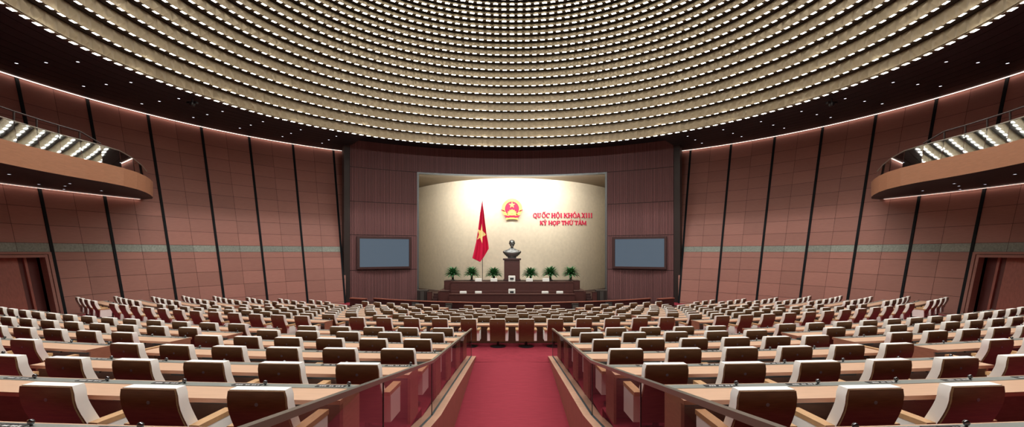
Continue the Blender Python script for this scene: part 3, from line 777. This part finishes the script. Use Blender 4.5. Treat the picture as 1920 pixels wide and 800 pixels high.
for s in (-1, 1):
    side = 'left' if s < 0 else 'right'
    for nm, xa, xb, Y, zt_, zf_ in (('lower', 5.62, 6.5, 42.2, -3.5, ZP), ('upper', 5.82, 6.4, 44.9, -2.75, -3.65)):
        t = thing('podium_wing', f'dark wood side wing at the {side} end of the {nm} podium desk', 'podium', (0, Y, zf_))
        x0, x1 = sorted((s * xa, s * xb)); b = MB(); b.box(x0, x1, 0, .9, 0, zt_ - zf_ - .05, M['stage']); b.build('body', t)
        b = MB(); b.box(x0 - .02, x1 + .02, -.02, .92, zt_ - zf_ - .05, zt_ - zf_, M['stagedark']); b.build('top', t)
t = thing('plant_credenza', 'long low dark wood cabinet carrying the plants behind the upper podium desk', 'cabinet', (0, 46.1, -3.65))
b = MB(); b.box(-6.68, 6.68, 0, 1.6, 0, .78, M['stage']); b.build('body', t)
b = MB(); b.box(-6.7, 6.7, -.03, 1.62, .78, .82, M['stagedark']); b.build('top', t)
ZC = -3.65 + .82
# white-covered chairs behind the podium desks
def pod_chair(px, ptop, w, Y, zf, tall, label):
    x, zt_ = xz(px, ptop, Y); H = zt_ - zf
    t = thing('podium_chair', label, 'chair', (x, Y, zf), PI, 'white covered podium chairs')
    b = MB(); b.box(-w / 2 + .03, w / 2 - .03, -.05, .03, .45, H - .02, M['stage']); bk = bevel(b.build('backrest', t), .02)
    b = MB(); b.box(-w / 2, w / 2, -.08, .06, H - .62, H, M['cover']); cv = bevel(b.build('back_cover', bk), .05, 3); cv['label'] = 'white cloth cover'
    if tall:
        b = MB(); b.box(-w * .27, w * .27, .06, .066, H - .38, H - .20, M['print']); b.box(-w * .22, w * .22, .06, .067, H - .45, H - .41, M['print']); b.build('cover_print', cv)
    b = MB(); b.box(-.26, .26, -.5, -.02, .4, .5, M['cover']); b.build('seat', t)
    b = MB(); b.lathe([(.25, 0), (.25, .03), (.05, .05), (.05, .4)], M['black'], 14, (0, -.25, 0)); b.build('pedestal', t)
    return t
for row, Y, zf, L in (('lower', 42.75, ZP, ((868.4, 545.3), (897, 545.3), (959.7, 541.2), (1022, 545.3), (1049.5, 545.3))), ('upper', 45.2, -3.65, ((897, 521.5), (926, 521.5), (959.7, 516.5), (992.6, 521.5), (1023.5, 521.5)))):
    for k, (px, pt) in enumerate(L):
        tall = k == 2
        lab = f'taller white covered chair with dark print in the middle of the {row} podium desk' if tall else f'white covered chair behind the {row} podium desk, {ORD[k + 1]} counted from the left'
        pod_chair(px, pt, (12.8 if not tall else 13) * Y / F, Y, zf, tall, lab)
# pedestal and bust
t = thing('bust_pedestal', 'tall square dark red wood pedestal under the bronze bust', 'pedestal', (0, 46.9, ZC))
b = MB(); b.box(-.78, .78, -.5, .5, 0, 2.02, M['stage']); b.build('shaft', t)
b = MB(); b.box(-.90, .90, -.6, .6, 2.02, 2.19, M['stagedark']); bevel(b.build('cap', t), .03)
b = MB(); b.box(-.86, .86, -.56, .56, 0, .12, M['stagedark']); b.build('plinth', t)
def bust():
    S = [  # z, half width, centre y, front depth, back depth
        (0, .44, 0, .26, .26), (.10, .44, 0, .26, .26), (.13, .54, 0, .30, .28), (.22, .64, 0, .33, .30), (.34, .76, 0, .36, .31), (.48, .89, 0, .38, .32), (.60, .93, .02, .37, .32),
        (.69, .86, .03, .33, .31), (.76, .70, .04, .29, .28), (.82, .52, .04, .26, .26), (.88, .36, .03, .24, .24), (.94, .26, .02, .21, .22), (.98, .195, .02, .18, .21), (1.02, .18, .0, .2, .22),
        (1.06, .10, -.02, .25, .20), (1.10, .14, -.03, .26, .22), (1.16, .18, -.03, .26, .26), (1.24, .225, -.02, .27, .29), (1.33, .25, -.01, .275, .31), (1.42, .265, 0, .275, .33),
        (1.52, .28, 0, .285, .34), (1.60, .28, 0, .28, .33), (1.68, .255, .01, .25, .30), (1.75, .20, .02, .19, .24), (1.79, .12, .02, .12, .15), (1.81, .03, .02, .03, .04)]
    # refine
    P = []; n = 56
    fine = []
    for a, c in zip(S, S[1:]):
        m_ = max(1, int((c[0] - a[0]) / .022))
        for k in range(m_): f_ = k / m_; fine.append(tuple(a[i] + (c[i] - a[i]) * f_ for i in range(5)))
    fine.append(S[-1])
    G = lambda x, c, s_: math.exp(-((x - c) / s_) ** 2)
    for z, w, cy, fd, bd in fine:
        row = []
        for k in range(n):
            a = 2 * PI * k / n; sx, sy = sin(a), -cos(a)
            x = w * (abs(sx) ** .9) * (1 if sx > 0 else -1); y = cy + (sy * fd if sy < 0 else sy * bd)
            if z > 1.03 and sy < 0:
                y -= .085 * G(x, 0, .035) * max(0, min(1, (1.50 - z) / .14)) * (1 if z > 1.33 else G(z, 1.33, .02))          # nose
                y += .05 * (G(x, .1, .05) + G(x, -.1, .05)) * G(z, 1.45, .035)                                           # eye sockets
                y -= .025 * (G(x, .1, .09) + G(x, -.1, .09)) * G(z, 1.52, .025)                                          # brow
                y -= .02 * (G(x, .035, .015) + G(x, -.035, .015)) * G(z, 1.345, .02)
                y -= .03 * (G(x, 0, .07)) * G(z, 1.285, .018) + .03 * G(x, 0, .05) * G(z, 1.24, .015)                      # moustache and lip
                y -= .07 * G(x, 0, .06) * G(z, 1.09, .06)                                                                # goatee
                y -= .02 * (G(x, .14, .05) + G(x, -.14, .05)) * G(z, 1.37, .05)
            if z > 1.3 and abs(sy) < .3: x += (.055 * G(z, 1.42, .07) * G(y, .03, .06)) * (1 if sx > 0 else -1)           # ears
            if .2 < z < .85 and sy < 0: y -= .03 * G(abs(x), .05 + (z - .3) * .22, .04)                                   # jacket lapels
            row.append((x, y, z))
        P.append(row)
    b = MB(); b.grid(P, M['bronze'], True); b.face(P[0][::-1], M['bronze']); b.face(P[-1], M['bronze'])
    return b
t = thing('bronze_bust', 'grey bronze bust of a bearded man on the tall pedestal', 'statue', (0, 46.9, ZC + 2.19))
b = MB(); b.box(-.42, .42, -.32, .32, 0, .14, M['black']); b.build('plinth', t)
o = bust().build('figure', t); o.location = (0, 0, .06)
# cycads
def cycad():
    b = MB(); rnd = random.Random(3)
    for k in range(64):
        az = k * 2.39996 + rnd.uniform(-.1, .1); el = rad(82) - rad(74) * (k / 64) ** .8; L = rnd.uniform(1.14, 1.28)
        pts = []; p = Vector((0, 0, .52)); e = el
        for i in range(9):
            pts.append(p.copy()); p += Vector((cos(az) * cos(e), sin(az) * cos(e), sin(e))) * L / 8; e -= rad(5.5 + 5 * i / 8)
        for i in range(8):
            q = pts[i + 1]; d_ = (pts[i + 1] - pts[i]).normalized(); sd = d_.cross(Vector((0, 0, 1))).normalized(); up = sd.cross(d_)
            b.face([pts[i] + sd * .006, pts[i + 1] + sd * .006, pts[i + 1] - sd * .006, pts[i] - sd * .006], M['leaf'])
            for f_ in (.0, .2, .4, .6, .8):
                base = pts[i].lerp(pts[i + 1], f_); ll = .27 * sin(PI * min(.96, .12 + (i + f_) / 8.6))
                for sg in (-1, 1):
                    tip = base + sd * sg * ll * .85 + d_ * ll * .55 + up * ll * .22
                    b.face([base - d_ * .02, base + d_ * .02, tip], M['leaf'])
    return b.mesh('foliage', fix=False)
CY = cycad()
b = MB(); b.lathe([(.12, .06), (.15, .12), (.12, .2), (.15, .28), (.12, .36), (.14, .44), (.09, .54)], M['trunk'], 12); CYT = b.mesh('trunk')
b = MB(); b.lathe([(.22, 0), (.27, .07), (.25, .08), (.2, .05)], M['pot'], 18); CYP = b.mesh('pot')
for k, px in enumerate((849, 884.5, 926, 995, 1032, 1070)):
    t = thing('potted_cycad', f'dark green feathery cycad in a shallow grey dish, {ORD[k + 1]} from the left behind the podium', 'plant', ((px - 960) / F * 46.75, 46.75, ZC), k * 1.3, 'cycads behind the podium')
    for nm, me in (('foliage', CY), ('trunk', CYT), ('dish', CYP)):
        o = bpy.data.objects.new(nm, me); COL.objects.link(o); o.parent = t
    t.scale = (.86, .86, .92) if k in (2, 3) else ((.82, .82, .96) if k < 2 else (.88, .88, .98))
# flag
FY = 48.6
px2 = lambda px: (px - 960) / F * FY
pz2 = lambda py: (472 - py) / F * FY
t = thing('flag_pole', 'tall slim silver flagpole left of the bust', 'flagpole', (px2(904.6), FY, -3.65))
b = MB(); b.lathe([(.03, 0), (.03, pz2(379) + 3.65)], M['chrome'], 10); b.build('pole', t)
b = MB(); b.lathe([(.02, 0), (.05, .04), (.04, .1), (.005, .2)], M['chrome'], 10, (0, 0, pz2(379) + 3.65)); b.build('finial', t)
b = MB(); b.lathe([(.25, 0), (.25, .05), (.06, .12)], M['black'], 16); b.build('foot', t)
EL = [(380, 904.2), (400, 901), (430, 897.5), (455, 893.5), (470, 890), (482, 887)]
ER = [(380, 905.2), (400, 908), (420, 910.3), (440, 913), (455, 916), (466, 917.2)]
def edge(E, u_):
    f_ = u_ * (len(E) - 1); i = min(int(f_), len(E) - 2); g_ = f_ - i
    return tuple(E[i][k] + (E[i + 1][k] - E[i][k]) * g_ for k in range(2))
def flagp(u_, v_, lift=0):
    """u down the flag, v across from left to right"""
    ly, lx = edge(EL, u_); ry, rx = edge(ER, u_)
    x = lx + (rx - lx) * v_; y = ly + (ry - ly) * v_ + 16 * max(0, u_ - .45) / .55 * (1 - abs((v_ - .48) / .52) ** 1.1)
    dep = (.10 + .34 * u_) * sin(v_ * 13 + u_ * 1.2) * .45 + .1 * sin(v_ * 5)
    return (px2(x), FY - .40 - .25 * u_ - dep - lift, pz2(y))
t = thing('national_flag', 'draped red flag with yellow star hanging from the pole', 'flag', (0, 0, 0))
b = MB(); b.grid([[flagp(i / 100, k / 80) for k in range(81)] for i in range(101)], M['red']); o = b.build('cloth', t)
so = o.modifiers.new('thick', 'SOLIDIFY'); so.thickness = .012
b = MB()     # the star follows the folds of the cloth
SPX = [(904, 420), (905.5, 433), (912, 440), (905.5, 444), (905, 456), (901, 446), (895.5, 449.5), (899, 440), (896.3, 430), (902, 432.5)]
def inside(x, y):
    c = False; j = 9
    for i in range(10):
        (xi, yi), (xj, yj) = SPX[i], SPX[j]
        if (yi > y) != (yj > y) and x < (xj - xi) * (y - yi) / (yj - yi) + xi: c = not c
        j = i
    return c
def flat(u_, v_):
    p = flagp(u_, v_); return 960 + p[0] / FY * F, 472 - p[2] / FY * F
NU, NV = 200, 160
for i in range(int(NU * .3), int(NU * .95)):
    for k in range(NV):
        if inside(*flat((i + .5) / NU, (k + .5) / NV)):
            b.face([flagp(i / NU, k / NV, .04), flagp(i / NU, (k + 1) / NV, .04), flagp((i + 1) / NU, (k + 1) / NV, .04), flagp((i + 1) / NU, k / NV, .04)], M['yellow'], True)
b.build('star', t)['label'] = 'yellow five-pointed star'

# ------------------------------------------------------------------ side galleries
def gal(s):
    side = 'left' if s < 0 else 'right'
    P = [(20.5 * sin(rad(d_)), HC + 20.5 * cos(rad(d_))) for d_ in range(150, 84, -3)] + [(20.62, 24.9), (20.95, 26.2), (21.5, 27.5), (22.15, 28.7), (22.9, 29.9), (23.7, 30.9), (25.2, 31.6)]
    Q = []
    for x, y in P:
        th = math.atan2(x, y - HC); Q.append(W(th, 3.5, .1)[:2])
    t = thing('gallery_balcony', f'curved wooden spectator gallery with glass front on the {side} wall', 'balcony')
    V = lambda p, z: (s * p[0], p[1], z)
    n = len(P); Z0, Z1 = 3.5, 4.45
    b = MB()
    for k in range(n - 1): b.face([V(P[k], Z0), V(P[k + 1], Z0), V(P[k + 1], Z1), V(P[k], Z1)], M['fascia'])
    b.build('fascia', t, fix=False)
    b = MB()
    for k in range(n - 1):
        b.face([V(P[k], Z0), V(P[k + 1], Z0), V(Q[k + 1], Z0), V(Q[k], Z0)], M['soffit'])
    b.build('underside', t, fix=False)
    b = MB()
    for k in range(n - 1):
        p0, p1 = P[k], P[k + 1]; i0 = (p0[0] + .18 * (1 if True else 0), p0[1]); i1 = (p1[0] + .18, p1[1])
        b.face([V(p0, Z1), V(p1, Z1), V(i1, Z1), V(i0, Z1)], M['fascia']); b.face([V(i0, Z1), V(i1, Z1), V(i1, 4.2), V(i0, 4.2)], M['fascia'])
        b.face([V(i0, 4.25), V(i1, 4.25), V(Q[k + 1], 4.25), V(Q[k], 4.25)], M['carpet'])
    b.build('deck', t, fix=False)
    top = lambda k: 5.36 if P[k][1] < 25 else 5.36 - .12 * (P[k][1] - 25)
    out = lambda p, d_: (p[0] + p[0] / math.hypot(p[0], p[1] - HC) * d_, p[1] + (p[1] - HC) / math.hypot(p[0], p[1] - HC) * d_)
    for k in range(n - 4):
        p0, p1 = P[k], P[k + 1]; i0, i1 = (p0[0] + .09, p0[1]), (p1[0] + .09, p1[1])
        dx, dy = i1[0] - i0[0], i1[1] - i0[1]; L = math.hypot(dx, dy); e = .012 / L
        j0, j1 = (i0[0] + dx * e, i0[1] + dy * e), (i1[0] - dx * e, i1[1] - dy * e)
        b = MB(); u0, u1 = out(j0, .15), out(j1, .15); b.face([V(j0, Z1 - .05), V(j1, Z1 - .05), V(u1, top(k + 1)), V(u0, top(k))], M['bglass']); b.build('glass_pane', t, fix=False)
    b = MB(); b.tube([V(out((P[k][0] + .09, P[k][1]), .15), top(k) + .02) for k in range(n - 3)], .025, M['rail']); b.build('handrail', t)
    m_ = [k for k in range(n) if P[k][1] < 22.6]
    b = MB(); b.tube([V((P[k][0] + .25, P[k][1]), 5.78) for k in m_] + [V((P[m_[-1] + 1][0] + .22, P[m_[-1] + 1][1]), 5.45)], .035, M['post']); b.build('guard_rail', t)
    for k in m_:
        b = MB(); x, y = P[k][0] + .25, P[k][1]; b.box(s * x - .025, s * x + .025, y - .025, y + .025, 4.25, 5.78, M['post']); b.build('rail_post', t)
    # glowing joint under the gallery
    b = MB(); pts = [rad(71 + 1.2 * k) for k in range(0, 60)]
    for a, c in zip(pts, pts[1:]):
        q = [W(a, 3.47, -.05), W(c, 3.47, -.05), W(c, 3.47, -.17), W(a, 3.47, -.17)]
        b.face([(s * x, y, z) for x, y, z in q], M['cove'])
    tag(b.build('cove_light', fix=False), f'thin warm light line on the {side} wall under the gallery', 'light')
    for k, (px, py) in enumerate(((17, 326), (73, 345), (122, 348), (131, 343.5), (120, 354), (190, 357))):
        Y = F * 3.5 / (472 - py); X = (960 - px) / F * Y
        light_spot(s * X, Y, 3.5, f'small round downlight under the {side} gallery, {ORD[k + 1]} from the outer edge of the photo')
def light_spot(x, y, z, label):
    t = thing('downlight', label, 'light', (x, y, z), 0, 'small recessed downlights')
    o = bpy.data.objects.new('lens', DL1); COL.objects.link(o); o.parent = t
    o = bpy.data.objects.new('rim', DL2); COL.objects.link(o); o.parent = t
b = MB(); b.lathe([(.07, -.012), (.07, -.006)], M['lamp'], 14); DL1 = b.mesh('downlight_lens')
b = MB(); b.lathe([(.095, -.02), (.095, .0), (.071, .0), (.071, -.02), (.095, -.02)], M['post'], 14, cap=False); DL2 = b.mesh('downlight_rim')
for s in (-1, 1): gal(s)
for s in (-1, 1):
    side = 'left' if s < 0 else 'right'
    for k in range(7):
        td = 86.82 - 7.544 * k
        for n_, r_ in enumerate((22.0, 23.7, 25.3)):
            x, y, z = RP(r_, rad(td), 9.62)
            light_spot(s * x, y, z, f"soffit downlight in the {('inner', 'middle', 'outer')[n_]} ring, {side}, {ORD[7 - k]} bay from the stage")
    x, y, z = RP(21.2, rad(71), 9.62)
    t = thing('ceiling_camera', f'small black camera hanging under the {side} soffit', 'camera', (s * x, y, z))
    b = MB(); b.lathe([(.05, -.25), (.05, 0)], M['black'], 10); b.build('bracket', t)
    b = MB(); b.lathe([(.02, -.55), (.14, -.5), (.18, -.4), (.15, -.25)], M['black'], 14); b.build('camera_head', t)
    b = MB(); b.box(-.3, .3, -.1, .1, -.34, -.22, M['black']); b.build('camera_body', t)

# ------------------------------------------------------------------ lights
def area(name, loc, rot, sx, sy, power, col=(1, 1, 1), spread=180):
    l = bpy.data.lights.new(name, 'AREA'); l.shape = 'RECTANGLE'; l.size = sx; l.size_y = sy; l.energy = power; l.color = col; l.spread = rad(spread)
    o = bpy.data.objects.new(name, l); COL.objects.link(o); o.location = loc; o.rotation_euler = rot; return o
# wall washers hidden behind the lintel of the niche
for k in range(-3, 4):
    th = rad(6.2 * k); x, y, z = FP(th, 7.88, .55)
    area('niche_washer', (x, y, z), (rad(62), 0, -th * .3), 2.4, .2, (190, 260, 420, 520)[abs(k)], (1, .97, .92))
# added fill spots just inside the dome rings, brightening seats and floor
for j, n_ in ((2, 24), (5, 22), (8, 20), (11, 18), (14, 16), (17, 14)):
    for k in range(n_):
        l = bpy.data.lights.new('dome_fill_spot', 'SPOT'); l.energy = 300; l.spot_size = rad(104); l.spot_blend = .5; l.shadow_soft_size = .15; l.color = (1, .975, .94)
        o = bpy.data.objects.new('dome_fill_spot', l); COL.objects.link(o); o.location = RP(DR(j) - .2, 2 * PI * (k + .5) / n_, DH(j) - .06)
# added unseen fill spots in the near dome ring, brightening the stage wall
for k in range(-3, 4):
    l = bpy.data.lights.new('stage_fill_spot', 'SPOT'); l.energy = 2600; l.spot_size = rad(40); l.spot_blend = .8; l.shadow_soft_size = .2; l.color = (1, .96, .92)
    o = bpy.data.objects.new('stage_fill_spot', l); COL.objects.link(o); p = Vector(RP(DR(2) - .3, PI + .16 * k, DH(2) - .05)); o.location = p
    q = Vector(FP(rad(9.5 * k), 5.5)); o.rotation_euler = (q - p).to_track_quat('-Z', 'Y').to_euler()
w = bpy.data.worlds.new('world'); SC.world = w; w.use_nodes = True
w.node_tree.nodes['Background'].inputs['Color'].default_value = (.9, .95, 1, 1); w.node_tree.nodes['Background'].inputs['Strength'].default_value = 0.0
SC.view_settings.view_transform = 'Standard'; SC.view_settings.look = 'None'; SC.view_settings.exposure = 0; SC.view_settings.gamma = 1; SC.view_settings.use_curve_mapping = False
SC.cycles.use_denoising = True; SC.cycles.max_bounces = 8; SC.cycles.transparent_max_bounces = 12; SC.cycles.sample_clamp_indirect = 10
SC.cycles.caustics_reflective = False; SC.cycles.caustics_refractive = False
